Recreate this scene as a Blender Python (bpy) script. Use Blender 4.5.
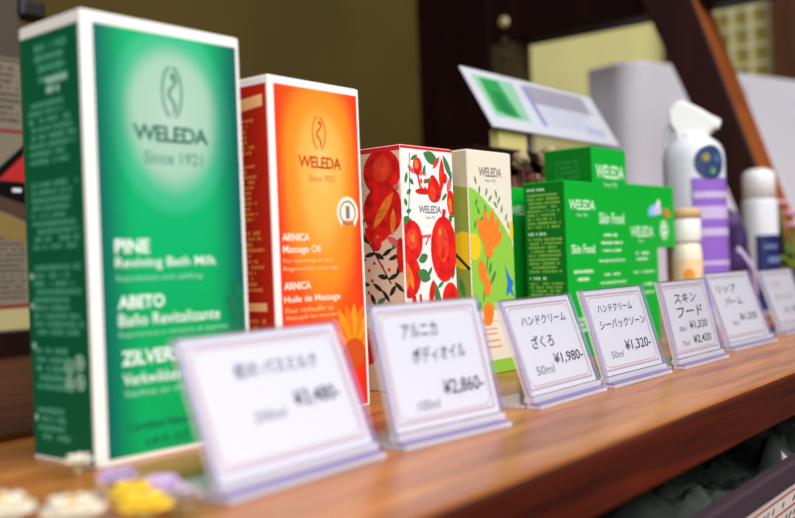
import bpy, math, random
from mathutils import Vector, Matrix, noise
random.seed(7)
S = bpy.context.scene
COL = S.collection
for o in list(bpy.data.objects):
    bpy.data.objects.remove(o)

# ------------------------------------------------------------------ camera, world, light, exposure
cam = bpy.data.cameras.new('camera')
cam.sensor_width = 36.0
cam.lens = 981.65 / 795 * 36.0
cam.dof.use_dof = True
cam.dof.focus_distance = 0.57
cam.dof.aperture_fstop = 5.6
cam.clip_start = 0.01
cam_ob = bpy.data.objects.new('camera', cam)
COL.objects.link(cam_ob)
YAW, PITCH, ROLL = 0.65446, 0.004427, -0.039515
fw = Vector((math.cos(YAW) * math.cos(PITCH), math.sin(YAW) * math.cos(PITCH), math.sin(PITCH)))
rt = Vector((math.sin(YAW), -math.cos(YAW), 0))
up = rt.cross(fw)
c_, s_ = math.cos(ROLL), math.sin(ROLL)
r2 = rt * c_ + up * s_
u2 = up * c_ - rt * s_
M = Matrix((r2, u2, -fw)).transposed().to_4x4()
M.translation = Vector((0, 0, 0.073485))
cam_ob.matrix_world = M
S.camera = cam_ob

S.view_settings.view_transform = 'Standard'
S.view_settings.look = 'None'
S.view_settings.gamma = 1.0
S.view_settings.use_curve_mapping = False
S.view_settings.exposure = 0.17

W = bpy.data.worlds.new('world')
S.world = W
W.use_nodes = True
W.node_tree.nodes['Background'].inputs[0].default_value = (0.93, 0.97, 1.0, 1)
W.node_tree.nodes['Background'].inputs[1].default_value = 0.17


def area(name, loc, target, size, power, color=(1, 1, 1)):
    l = bpy.data.lights.new(name, 'AREA')
    l.shape = 'RECTANGLE'
    l.size, l.size_y = size
    l.energy = power
    l.color = color
    o = bpy.data.objects.new(name, l)
    COL.objects.link(o)
    o.location = loc
    o.rotation_euler = (Vector(target) - Vector(loc)).to_track_quat('-Z', 'Y').to_euler()
    return o


area('ceiling_daylight', (0.75, -1.15, 1.75), (0.5, 0.25, 0.05), (1.7, 1.3), 49, (1.0, 0.995, 0.98))
area('left_fill', (-0.95, -0.75, 0.85), (0.40, 0.33, 0.08), (1.0, 0.9), 25, (0.98, 1.0, 1.0))  # added fill lamp to brighten the left carton faces, no real window


# ------------------------------------------------------------------ helpers
def lin(r, g, b):
    f = lambda v: (v / 255 / 12.92) if v / 255 <= .04045 else ((v / 255 + .055) / 1.055) ** 2.4
    return (f(r), f(g), f(b), 1)


def mat(name, rgb, rough=.5, spec=.4, metal=0, noise_amt=0, noise_scale=30, coat=0, trans=0):
    m = bpy.data.materials.new(name)
    m.use_nodes = True
    nt = m.node_tree
    b = nt.nodes['Principled BSDF']
    b.inputs['Base Color'].default_value = lin(*rgb)
    b.inputs['Roughness'].default_value = rough
    b.inputs['Specular IOR Level'].default_value = spec
    b.inputs['Metallic'].default_value = metal
    b.inputs['Coat Weight'].default_value = coat
    b.inputs['Transmission Weight'].default_value = trans
    if noise_amt:
        tc = nt.nodes.new('ShaderNodeTexCoord')
        nz = nt.nodes.new('ShaderNodeTexNoise')
        nz.inputs['Scale'].default_value = noise_scale
        nz.inputs['Detail'].default_value = 4
        rp = nt.nodes.new('ShaderNodeValToRGB')
        a = lin(*rgb)
        rp.color_ramp.elements[0].position = .3
        rp.color_ramp.elements[1].position = .7
        rp.color_ramp.elements[0].color = tuple(max(0, v * (1 - noise_amt)) for v in a[:3]) + (1,)
        rp.color_ramp.elements[1].color = tuple(min(1, v * (1 + noise_amt)) for v in a[:3]) + (1,)
        nt.links.new(tc.outputs['Object'], nz.inputs['Vector'])
        nt.links.new(nz.outputs['Fac'], rp.inputs['Fac'])
        nt.links.new(rp.outputs['Color'], b.inputs['Base Color'])
    return m


def wood(name, dark, light, stretch=(1.2, 14, 14), rough=.35, spec=.5, scale=6, coat=0):
    m = bpy.data.materials.new(name)
    m.use_nodes = True
    nt = m.node_tree
    b = nt.nodes['Principled BSDF']
    b.inputs['Roughness'].default_value = rough
    b.inputs['Specular IOR Level'].default_value = spec
    b.inputs['Coat Weight'].default_value = coat
    b.inputs['Coat Roughness'].default_value = .25
    tc = nt.nodes.new('ShaderNodeTexCoord')
    mp = nt.nodes.new('ShaderNodeMapping')
    mp.inputs['Scale'].default_value = stretch
    nz = nt.nodes.new('ShaderNodeTexNoise')
    nz.inputs['Scale'].default_value = scale
    nz.inputs['Detail'].default_value = 8
    nz.inputs['Roughness'].default_value = .62
    nz.inputs['Distortion'].default_value = .6
    rp = nt.nodes.new('ShaderNodeValToRGB')
    rp.color_ramp.elements[0].position = .32
    rp.color_ramp.elements[1].position = .70
    rp.color_ramp.elements[0].color = lin(*dark)
    rp.color_ramp.elements[1].color = lin(*light)
    nt.links.new(tc.outputs['Object'], mp.inputs['Vector'])
    nt.links.new(mp.outputs['Vector'], nz.inputs['Vector'])
    nt.links.new(nz.outputs['Fac'], rp.inputs['Fac'])
    nt.links.new(rp.outputs['Color'], b.inputs['Base Color'])
    bp = nt.nodes.new('ShaderNodeBump')
    bp.inputs['Strength'].default_value = .08
    bp.inputs['Distance'].default_value = .001
    nt.links.new(nz.outputs['Fac'], bp.inputs['Height'])
    nt.links.new(bp.outputs['Normal'], b.inputs['Normal'])
    return m


def printed(name, centre, radii, stops, edge=None, rough=.5):
    """printed colour burst on a carton face: a radial ramp in the carton's own coordinates (metres)"""
    m = bpy.data.materials.new(name)
    m.use_nodes = True
    nt = m.node_tree
    b = nt.nodes['Principled BSDF']
    b.inputs['Roughness'].default_value = rough
    b.inputs['Specular IOR Level'].default_value = .2
    tc = nt.nodes.new('ShaderNodeTexCoord')
    sp = nt.nodes.new('ShaderNodeSeparateXYZ')
    nt.links.new(tc.outputs['Object'], sp.inputs[0])

    def math_(op, a, bb):
        n = nt.nodes.new('ShaderNodeMath')
        n.operation = op
        for i, v in enumerate((a, bb)):
            if isinstance(v, (int, float)):
                n.inputs[i].default_value = v
            else:
                nt.links.new(v, n.inputs[i])
        return n.outputs[0]
    dx = math_('DIVIDE', math_('SUBTRACT', sp.outputs['X'], centre[0]), radii[0])
    dz = math_('DIVIDE', math_('SUBTRACT', sp.outputs['Z'], centre[1]), radii[1])
    if len(radii) > 2:     # the burst trails downwards more softly than upwards
        dz = math_('MAXIMUM', dz, math_('MULTIPLY', dz, -radii[1] / radii[2]))
    d = math_('SQRT', math_('ADD', math_('MULTIPLY', dx, dx), math_('MULTIPLY', dz, dz)), 0)
    d = math_('DIVIDE', d, 3.0)
    rp = nt.nodes.new('ShaderNodeValToRGB')
    cr = rp.color_ramp
    cr.interpolation = 'EASE'
    while len(cr.elements) < len(stops):
        cr.elements.new(.5)
    for e, (p, c) in zip(cr.elements, stops):
        e.position = p / 3.0
        e.color = lin(*c)
    nt.links.new(d, rp.inputs['Fac'])
    out = rp.outputs['Color']
    if edge:
        (xc, half, ecol, start) = edge
        ed = math_('ABSOLUTE', math_('DIVIDE', math_('SUBTRACT', sp.outputs['X'], xc), half), 0)
        r2_ = nt.nodes.new('ShaderNodeValToRGB')
        r2_.color_ramp.interpolation = 'EASE'
        r2_.color_ramp.elements[0].position = start
        r2_.color_ramp.elements[0].color = (0, 0, 0, 1)
        r2_.color_ramp.elements[1].color = (1, 1, 1, 1)
        nt.links.new(ed, r2_.inputs['Fac'])
        lo = math_('LESS_THAN', d, 9)
        mx = nt.nodes.new('ShaderNodeMixRGB')
        nt.links.new(r2_.outputs['Color'], mx.inputs[0])
        nt.links.new(out, mx.inputs[1])
        mx.inputs[2].default_value = lin(*ecol)
        out = mx.outputs[0]
    nt.links.new(out, b.inputs['Base Color'])
    return m


def clear(name, tint, gloss=.10, body=None, body_amt=0.0):
    m = bpy.data.materials.new(name)
    m.use_nodes = True
    nt = m.node_tree
    nt.nodes.clear()
    out = nt.nodes.new('ShaderNodeOutputMaterial')
    tr = nt.nodes.new('ShaderNodeBsdfTransparent')
    tr.inputs[0].default_value = tint + (1,)
    gl = nt.nodes.new('ShaderNodeBsdfGlossy')
    gl.inputs['Roughness'].default_value = .08
    lwn = nt.nodes.new('ShaderNodeLayerWeight')
    lwn.inputs['Blend'].default_value = .5
    pw = nt.nodes.new('ShaderNodeMath')
    pw.operation = 'POWER'
    nt.links.new(lwn.outputs['Facing'], pw.inputs[0])
    pw.inputs[1].default_value = 4.0
    lw = nt.nodes.new('ShaderNodeMath')
    lw.operation = 'MULTIPLY_ADD'
    nt.links.new(pw.outputs[0], lw.inputs[0])
    lw.inputs[1].default_value = .6
    lw.inputs[2].default_value = gloss * .3
    mx = nt.nodes.new('ShaderNodeMixShader')
    cur = tr.outputs[0]
    if body:
        df = nt.nodes.new('ShaderNodeBsdfDiffuse')
        df.inputs[0].default_value = lin(*body)
        m0 = nt.nodes.new('ShaderNodeMixShader')
        m0.inputs[0].default_value = body_amt
        nt.links.new(tr.outputs[0], m0.inputs[1])
        nt.links.new(df.outputs[0], m0.inputs[2])
        cur = m0.outputs[0]
    nt.links.new(lw.outputs[0], mx.inputs[0])
    nt.links.new(cur, mx.inputs[1])
    nt.links.new(gl.outputs[0], mx.inputs[2])
    nt.links.new(mx.outputs[0], out.inputs[0])
    return m


class MB:
    def __init__(self):
        self.v, self.f, self.m = [], [], []

    def add(self, verts, faces, mi=0):
        k = len(self.v)
        self.v += [tuple(p) for p in verts]
        self.f += [tuple(i + k for i in f) for f in faces]
        self.m += [mi] * len(faces)
        return self

    def box(self, x0, x1, y0, y1, z0, z1, mi=0, fn=None):
        P = [(x, y, z) for z in (z0, z1) for y in (y0, y1) for x in (x0, x1)]
        if fn:
            P = [fn(*p) for p in P]
        return self.add(P, [(0, 2, 3, 1), (4, 5, 7, 6), (0, 1, 5, 4), (1, 3, 7, 5), (3, 2, 6, 7), (2, 0, 4, 6)], mi)

    def poly(self, pts, fn, mi=0):
        return self.add([fn(*p) for p in pts], [tuple(range(len(pts)))], mi)

    def prism(self, pts, fn, t0, t1, mi=0):
        n = len(pts)
        V = [fn(a, b, t0) for a, b in pts] + [fn(a, b, t1) for a, b in pts]
        F = [tuple(range(n)), tuple(range(2 * n - 1, n - 1, -1))]
        F += [(i + n, (i + 1) % n + n, (i + 1) % n, i) for i in range(n)]
        return self.add(V, F, mi)

    def lathe(self, prof, n=32, c=(0, 0, 0), mi=0, a0=0, a1=2 * math.pi, cap=True):
        full = abs(a1 - a0 - 2 * math.pi) < 1e-6
        cols = n if full else n + 1
        V = []
        for r, z in prof:
            for i in range(cols):
                a = a0 + (a1 - a0) * i / n
                V.append((c[0] + r * math.cos(a), c[1] + r * math.sin(a), c[2] + z))
        F = []
        for j in range(len(prof) - 1):
            for i in range(n):
                i2 = (i + 1) % cols
                F.append((j * cols + i, j * cols + i2, (j + 1) * cols + i2, (j + 1) * cols + i))
        if cap and full:
            F.append(tuple(range(cols - 1, -1, -1)))
            F.append(tuple((len(prof) - 1) * cols + i for i in range(cols)))
        return self.add(V, F, mi)

    def tube(self, pts, r, n=8, mi=0):
        pts = [Vector(p) for p in pts]
        R = r if isinstance(r, (list, tuple)) else [r] * len(pts)
        V = []
        for i, p in enumerate(pts):
            t = (pts[min(i + 1, len(pts) - 1)] - pts[max(i - 1, 0)]).normalized()
            a = t.orthogonal().normalized()
            b = t.cross(a)
            for k in range(n):
                q = 2 * math.pi * k / n
                V.append(p + (a * math.cos(q) + b * math.sin(q)) * R[i])
        F = [(j * n + k, j * n + (k + 1) % n, (j + 1) * n + (k + 1) % n, (j + 1) * n + k)
             for j in range(len(pts) - 1) for k in range(n)]
        F += [tuple(range(n - 1, -1, -1)), tuple((len(pts) - 1) * n + k for k in range(n))]
        return self.add(V, F, mi)

    def blob(self, c, r, n=10, m=7, jitter=0, seed=0, mi=0):
        V = []
        for j in range(m + 1):
            th = math.pi * j / m
            for i in range(n):
                ph = 2 * math.pi * i / n
                d = Vector((math.sin(th) * math.cos(ph), math.sin(th) * math.sin(ph), math.cos(th)))
                k = 1 + jitter * noise.noise(d * 1.7 + Vector((seed * 3.1, seed, 0)))
                V.append((c[0] + d.x * r[0] * k, c[1] + d.y * r[1] * k, c[2] + d.z * r[2] * k))
        F = [(j * n + i, (j + 1) * n + i, (j + 1) * n + (i + 1) % n, j * n + (i + 1) % n)
             for j in range(m) for i in range(n)]
        return self.add(V, F, mi)

    def build(self, name, mats, parent=None, smooth=False, bevel=0, seg=2):
        me = bpy.data.meshes.new(name)
        me.from_pydata(self.v, [], self.f)
        if not isinstance(mats, (list, tuple)):
            mats = [mats]
        for m in mats:
            me.materials.append(m)
        for p, mi in zip(me.polygons, self.m):
            p.material_index = mi
            p.use_smooth = smooth
        me.update()
        o = bpy.data.objects.new(name, me)
        COL.objects.link(o)
        if parent:
            o.parent = parent
        if bevel:
            b = o.modifiers.new('bevel', 'BEVEL')
            b.width = bevel
            b.segments = seg
            b.limit_method = 'ANGLE'
        return o


def tag(o, label, cat, group=None, kind=None):
    o['label'] = label
    o['category'] = cat
    if group:
        o['group'] = group
    if kind:
        o['kind'] = kind
    return o


def thing(name, label, cat, loc=(0, 0, 0), rz=0, group=None):
    o = bpy.data.objects.new(name, None)
    o.empty_display_size = .02
    COL.objects.link(o)
    o.location = loc
    o.rotation_euler = (0, 0, rz)
    return tag(o, label, cat, group)


def struct(o):
    o['kind'] = 'structure'
    return o


_cache = {}


def glyphs(s, weight=0.0, shear=0.0, spacing=1.0):
    key = (s, weight, shear, spacing)
    if key in _cache:
        return _cache[key]
    c = bpy.data.curves.new('writing', 'FONT')
    c.body = s
    c.offset = weight
    c.shear = shear
    c.space_character = spacing
    c.resolution_u = 3
    o = bpy.data.objects.new('writing', c)
    COL.objects.link(o)
    bpy.context.view_layer.update()
    me = bpy.data.meshes.new_from_object(o.evaluated_get(bpy.context.evaluated_depsgraph_get()))
    V = [(v.co.x, v.co.y) for v in me.vertices]
    F = [tuple(p.vertices) for p in me.polygons]
    bpy.data.objects.remove(o)
    bpy.data.curves.remove(c)
    bpy.data.meshes.remove(me)
    x0, x1 = min(v[0] for v in V), max(v[0] for v in V)
    y0, y1 = min(v[1] for v in V), max(v[1] for v in V)
    V = [((a - x0) / (x1 - x0), (b - y0) / max(y1 - y0, 1e-6)) for a, b in V]
    _cache[key] = (V, F)
    return V, F


def write(mb, s, u0, v0, u1, v1, fn, weight=0.0, shear=0.0, spacing=1.0, mi=0, slope=0.0):
    V, F = glyphs(s, weight, shear, spacing)
    return mb.add([fn(u0 + a * (u1 - u0), v0 + b * (v1 - v0) + slope * a) for a, b in V], F, mi)


def fine_print(mb, u0, u1, v0, v1, rows, fn, fill=.8, seed=0, mi=0, ragged=.3):
    """rows of unreadably small printed words"""
    rng = random.Random(seed)
    h = (v1 - v0) / rows
    for r in range(rows):
        z = v1 - (r + .5) * h
        end = u1 - (u1 - u0) * ragged * rng.random()
        u = u0
        while u < end:
            w = h * rng.uniform(.25, .55)
            hh = h * fill * rng.uniform(.32, .5)
            if rng.random() > .16:
                mb.poly([(u, z - hh), (min(u + w, end), z - hh), (min(u + w, end), z + hh * rng.uniform(.5, 1)), (u, z + hh)], fn, mi)
            u += w + h * .14


mm = .001


def front(eps=.0004):
    return lambda u, v: (u * mm, -eps, v * mm)


def side(d, eps=.0004):
    """left face; u counts from the back edge towards the front edge"""
    return lambda u, v: (-eps, (d - u) * mm, v * mm)


def ellipse(cx, cy, rx, ry, rot=0, n=20, egg=0):
    P = []
    for i in range(n):
        a = 2 * math.pi * i / n
        x, y = rx * math.cos(a), ry * math.sin(a)
        x *= 1 + egg * math.sin(a)
        P.append((cx + x * math.cos(rot) - y * math.sin(rot), cy + x * math.sin(rot) + y * math.cos(rot)))
    return P


def leaf(cx, cy, L, w, rot, n=8):
    P = []
    for i in range(n + 1):
        t = i / n
        P.append((L * (t - .5), w * math.sin(math.pi * t) ** .8))
    for i in range(n - 1, 0, -1):
        t = i / n
        P.append((L * (t - .5), -w * math.sin(math.pi * t) ** .8))
    return [(cx + x * math.cos(rot) - y * math.sin(rot), cy + x * math.sin(rot) + y * math.cos(rot)) for x, y in P]


def clip(P, u0, u1, v0, v1):
    return [(min(max(a, u0), u1), min(max(b, v0), v1)) for a, b in P]


def ring(mb, P, w, fn, mi=0):
    n = len(P)
    cx, cy = sum(p[0] for p in P) / n, sum(p[1] for p in P) / n
    Q = []
    for a, b in P:
        d = math.hypot(a - cx, b - cy)
        Q.append((cx + (a - cx) * (1 - w / d), cy + (b - cy) * (1 - w / d)))
    mb.add([fn(*p) for p in P] + [fn(*p) for p in Q], [(i, (i + 1) % n, n + (i + 1) % n, n + i) for i in range(n)], mi)


def stroke(mb, pts, w, fn, mi=0):
    for (a, b), (c, d) in zip(pts[:-1], pts[1:]):
        L = math.hypot(c - a, d - b) or 1e-6
        nx, ny = -(d - b) / L * w / 2, (c - a) / L * w / 2
        ex, ey = (c - a) / L * w * .2, (d - b) / L * w * .2
        mb.poly([(a - ex - nx, b - ey - ny), (c + ex - nx, d + ey - ny), (c + ex + nx, d + ey + ny), (a - ex + nx, b - ey + ny)], fn, mi)


def emblem(mb, cx, cy, rx, ry, fn, mi=0):
    """staff-and-serpent oval: an open oval of strokes with a waving line on a staff inside"""
    for s in (-1, 1):
        stroke(mb, [(cx + s * rx * math.cos(a), cy + ry * math.sin(a)) for a in [(-1.25 + .22 * i) for i in range(13)]], rx * .22, fn, mi)
    wave = [(cx + rx * .42 * math.sin(t * 9) * (1 - .35 * t), cy + ry * (.72 - 1.5 * t)) for t in [i / 22 for i in range(23)]]
    stroke(mb, wave, rx * .26, fn, mi)
    mb.poly(ellipse(cx + rx * .12, cy + ry * .62, rx * .26, ry * .13), fn, mi)


# ------------------------------------------------------------------ materials
M_top = wood('varnished wood top', (140, 70, 20), (212, 136, 62), (1.0, 9, 9), .30, .5, 7)
M_edge = wood('dark red brown wood edge', (46, 10, 3), (92, 28, 7), (1.0, 22, 22), .5, .2, 6)  # front edge coloured darker and redder than the shelf top
M_darkwood = wood('dark brown wood', (18, 6, 5), (34, 11, 8), (8, 8, 1), .6, .1, 5)
M_brace = wood('dark reddish wood', (34, 8, 5), (52, 15, 8), (8, 8, 1.2), .45, .35, 5)
M_jamb = mat('olive brown painted wood', (64, 52, 26), .6)
M_white = mat('white carton board', (240, 236, 232), .45)
M_cream = mat('cream carton board', (232, 224, 204), .5)
M_pap = mat('white printed card', (226, 228, 235), .5)
M_wall = mat('olive brown plaster', (92, 76, 36), .8, .2, 0, .22, 1.6)
M_floor = wood('dark floor boards', (40, 26, 18), (66, 44, 30), (1, 6, 6), .5)
M_ink = mat('dark handwriting ink', (52, 52, 66), .6)
M_inkf = mat('grey handwriting ink', (120, 120, 134), .6)
M_border = mat('mauve printed border', (196, 172, 182), .5)
M_border2 = mat('fine brown printed border', (205, 160, 152), .5)
M_clear = clear('clear acrylic', (.965, .96, .975))
M_lav = clear('lavender acrylic edge', (.88, .84, .98), body=(176, 160, 224), body_amt=.5)
M_pale = clear('pale acrylic edge', (.93, .91, .97), body=(246, 242, 252), body_amt=.55)

# ------------------------------------------------------------------ setting
struct(MB().box(-2, 4, -2.2, 3, -.80, -.75).build('floor', M_floor))
struct(MB().box(-2, 2.56, 1.70, 1.76, -.75, 2.3).build('wall_back', M_wall))
wr = struct(MB().box(2.50, 2.56, -.6, 1.70, -.75, 2.3).build('wall_right', M_wall))
M_blind = mat('pale yellow paper blind', (228, 220, 156), .85, .2, 0, .06, 9)
M_blind.node_tree.nodes['Principled BSDF'].inputs['Emission Color'].default_value = lin(226, 214, 140)
M_blind.node_tree.nodes['Principled BSDF'].inputs['Emission Strength'].default_value = .22
M_frame = wood('window frame wood', (70, 36, 14), (104, 58, 24), (8, 8, 1), .5)
w1 = struct(MB().box(2.485, 2.499, .99, 1.60, .05, 1.3).build('window_1', M_blind))
fr = MB()
for y0, y1, z0, z1 in ((.965, .99, .0, 1.35), (1.60, 1.625, 0, 1.35), (.99, 1.60, 0, .05), (.99, 1.60, 1.3, 1.35)):
    fr.box(2.46, 2.499, y0, y1, z0, z1)
fr.build('window_frame', M_frame, w1)
M_gold = mat('olive gold lattice pane', (158, 142, 66), .7)
M_lat = mat('pale lattice bar', (226, 218, 172), .7)
w2 = struct(MB().box(2.490, 2.499, .715, .965, .05, 1.3).build('window_2', M_gold))
lt = MB()
for i in range(6):
    y = .720 + i * .047
    lt.box(2.482, 2.490, y, y + .010, .05, 1.3)
for i in range(26):
    z = .06 + i * .047
    lt.box(2.484, 2.4902, .715, .965, z, z + .009)
lt.build('lattice', M_lat, w2)
fr = MB()
for y0, y1, z0, z1 in ((.655, .715, 0, 1.35), (.715, .965, 0, .05), (.715, .965, 1.3, 1.35)):
    fr.box(2.46, 2.499, y0, y1, z0, z1)
fr.build('window_frame', M_frame, w2)

# the display shelf on its dark plinth
YE = .1666
shelf = thing('display_shelf', 'orange-brown varnished wooden shelf with a dark red-brown front edge, carrying cartons and price signs', 'shelf', (0, 0, -.75))
MB().box(-.5, 2.3, YE + .004, .862, .7275, .75).build('shelf_top', M_top, shelf, bevel=.0015)
MB().box(-.5, 2.3, YE, YE + .004, .726, .7496).build('front_edge', M_edge, shelf, bevel=.0012)
MB().box(-.5, 2.3, .40, .86, 0, .7275).build('plinth', M_darkwood, shelf)
MB().box(-.5, 2.3, .05, .40, .62, .64).build('lower_ledge', M_darkwood, shelf)
tag(MB().box(-.5, .78, .815, .855, 0, .026).build('wooden_rail', M_darkwood, None, bevel=.002), 'low dark wooden rail at the back of the shelf under the beige notice card', 'rail')

tag(MB().box(-.5, .62, .412, .812, 0, .0035).build('shade_board', wood('shade brown board', (52, 20, 7), (96, 46, 18), (1, 10, 10), .5, .25, 6), None, bevel=.001), 'thin dark sheet added for the shade on the shelf behind the tall green carton', 'board')  # thin dark slab standing in for shade on the shelf top

# leaning-beam rack behind the cartons
rack = thing('wooden_rack', 'dark wooden rack with upright post, top rail and slanting brace behind the bottles', 'rack', (1.3, .65, 0))
MB().box(0, .06, .150, .29, 0, .70).build('post', M_darkwood, rack, bevel=.003)
jb = MB().box(.005, .05, .108, .150, 0, .70).build('jamb', M_jamb, rack)
MB().box(.002, .058, -.45, .150, .245 + .161, .50).build('top_rail', M_darkwood, rack, bevel=.003)
P = [(-.262 - .054, 0), (-.262 + .012, 0), (-.101, .426), (-.065, .52), (-.139, .52), (-.174, .412)]
P = [(-.313, 0), (-.266, 0), (-.211, .153), (-.162, .279), (-.101, .426), (-.062, .52), (-.139, .52), (-.175, .412), (-.257, .163)]
MB().prism(P, lambda a, b, t: (t, a, b), .058 - .001, -.010).build('brace', M_brace, rack, bevel=.002)
M_bedge = wood('lit orange brown edge', (140, 66, 24), (178, 94, 40), (8, 8, 1.2), .45, .35, 5)  # light on the brace's narrow side, painted as a lighter orange strip
MB().prism([(-.3145, 0), (-.311, 0), (-.255, .163), (-.173, .412), (-.137, .52), (-.1405, .52), (-.1765, .412), (-.2585, .163)], lambda a, b, t: (t, a, b), .056, -.0085).build('brace_lit_edge', M_bedge, rack)
kn = MB()
M_brass = mat('pale brass', (200, 180, 130), .35, .5, .3)
for i, (z, r) in enumerate(((.437, .0085), (.408, .005), (.385, .005))):
    k = MB().lathe([(0.0005, 0), (r, 0), (r, .004), (r * .8, .007), (.0005, .008)], 16)
    k.v = [(-a[2] + .005, .125 + a[0], z + a[1]) for a in k.v]
    k.build('peg', M_brass if i == 0 else M_jamb, rack, True)

# ------------------------------------------------------------------ cartons
GREENS = 'green cartons at the middle of the shelf'


def carton(label, x, y, rot, w, d, h, board, bevel=.0006, group=None):
    r = thing('carton', label, 'box', (x, y, 0), rot, group)
    b = MB().box(0, w, 0, d, 0, h).build('body', board, r, bevel=bevel)
    return r, b


def flap(r, w, d, h, m):
    MB().box(.0008, w - .0008, .0012, d - .0008, h, h + .0004).build('top_flap', m, r)


def panel(name, r, u0, u1, v0, v1, m, fn_eps=.0002, sd=None):
    if sd is None:
        o = MB().box(u0 * mm, u1 * mm, -fn_eps, .0001, v0 * mm, v1 * mm).build(name, m, r)
    else:
        o = MB().box(-fn_eps, .0001, (sd - u1) * mm, (sd - u0) * mm, v0 * mm, v1 * mm).build(name, m, r)
    return o


# --- tall green carton
w, d, h = .0784, .0449, .1751
r, b = carton('tall green and white bath milk carton, largest box, at the left end of the row', .2242, .3194, -.0465, w, d, h, M_white)
flap(r, w, d, h, M_white)
M_g1 = printed('green burst print', (.0415, .139), (.0235, .027, .032),
               [(0, (172, 198, 182)), (.72, (158, 194, 172)), (1.15, (56, 178, 128)), (1.4, (0, 170, 100)), (3, (0, 162, 88))],
               (.040, .039, (0, 80, 82), .42))
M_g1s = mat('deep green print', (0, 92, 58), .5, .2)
fl = panel('front_label', r, 5.2, 76.2, 2.4, 170.8, M_g1)
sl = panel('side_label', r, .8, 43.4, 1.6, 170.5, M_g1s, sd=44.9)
M_dg = mat('dark green print', (10, 92, 78), .5)
M_mg = mat('mid green print', (96, 152, 128), .5)
M_wp = mat('white print', (226, 240, 230), .5)
M_pg = mat('pale green print', (150, 214, 180), .5)
F = front()
e = MB()
emblem(e, 41.3, 147.5, 4.8, 10.5, F)
e.build('emblem', M_mg, fl)
t = MB()
write(t, 'WELEDA', 21.8, 126.8, 59.0, 133.3, F, .012, 0, .9)
t.build('brand_lettering', M_dg, fl)
t = MB()
write(t, 'Since 1921', 26.5, 117.8, 55.7, 122.8, F, 0.004)
t.build('lettering', M_mg, fl)
t = MB()
write(t, 'PINE', 11.3, 81.6, 27.3, 87.2, F, .03)
t.build('lettering', M_wp, fl)
t = MB()
write(t, 'Reviving Bath Milk', 11.3, 74.8, 61, 80, F, .008)
t.build('lettering', M_wp, fl)
t = MB()
write(t, 'ABETO', 11.8, 59.8, 33.6, 65, F, .03)
t.build('lettering', M_wp, fl)
t = MB()
write(t, 'Baño Revitalizante', 11.9, 53.0, 61.9, 57.8, F, .008)
t.build('lettering', M_wp, fl)
t = MB()
write(t, 'ZILVERSPAR', 12.4, 37.6, 54.5, 43.4, F, .03)
t.build('lettering', M_wp, fl)
t = MB()
write(t, 'Verkwikkend Badmelk', 12.8, 29.8, 66, 34.6, F, .008)
t.build('lettering', M_wp, fl)
t = MB()
write(t, 'Rejuvenates and uplifting', 11.6, 70.2, 53.3, 72.9, F, .004)
t.build('lettering', M_pg, fl)
t = MB()
write(t, 'Rejuvenece y renueva el espíritu', 11.8, 48.2, 65.8, 50.8, F, .004)
t.build('lettering', M_pg, fl)
t = MB()
write(t, 'Verfrist en vitaliseert', 13, 25.2, 56, 28, F, .004)
t.build('lettering', M_pg, fl)
t = MB()
write(t, 'Certified Natural', 14.2, 11.8, 47.7, 15.2, F, .006)
t.build('lettering', M_dg, fl)
t = MB()
write(t, '6.8 FL OZ  200 ml', 22, 5.2, 60, 8.4, F, .006)
t.build('lettering', M_dg, fl)
lv = MB()
for i in range(9):
    a = -.9 + i * .35
    lv.poly(clip(leaf(69 + 5 * math.cos(a), 52 + 7 * math.sin(a), 11, .9, a), 6, 76, 4, 170), front(.0003 + i * 1e-5))
    lv.poly(clip(leaf(72 + 4 * math.cos(a), 60 + 5 * math.sin(a), 8, .8, a + .4), 6, 76, 4, 170), front(.00041 + i * 1e-5))
lv.build('pine_sprig', mat('pine green print', (0, 112, 74), .5), fl)
SF = side(44.9)
M_sg = mat('mint side print', (76, 168, 134), .5)
t = MB()
fine_print(t, 12, 36, 150, 167, 4, SF, .8, 1)
t.build('fine_print', M_sg, sl)
t = MB()
fine_print(t, 6, 42, 118, 144, 8, SF, .8, 2)
t.build('fine_print', M_sg, sl)
t = MB()
fine_print(t, 6, 42, 84, 112, 9, SF, .8, 3)
t.build('fine_print', M_sg, sl)
t = MB()
fine_print(t, 5, 42, 50, 79, 9, SF, .8, 4)
t.build('fine_print', M_sg, sl)
t = MB()
fine_print(t, 5, 34, 28, 46, 5, SF, .8, 5)
t.build('fine_print', M_sg, sl)
t = MB()
fine_print(t, 5, 30, 8, 22, 4, SF, .8, 6)
t.build('fine_print', M_sg, sl)
M_psd = mat('pale side print', (176, 222, 200), .5)
t = MB()
fine_print(t, 20, 36, 145.5, 153, 2, side(44.9, .0005), .9, 8)
t.build('side_heading', M_psd, sl)
for i, (u, v) in enumerate(((29, 38), (36.5, 40), (29, 31.5), (36.5, 32.5))):
    t = MB()
    ring(t, ellipse(u, v, 3, 3.2, 0, 8), 1.1, SF)
    stroke(t, [(u - 2, v), (u + 2, v)], .9, SF)
    t.build('recycling_symbol', M_psd, sl)
for v in (74, 62, 46, 17):
    MB().poly(ellipse(3.6, v, 1.1, 1.3, 0, 10), SF).build('bullet_mark', M_psd, sl)

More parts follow.
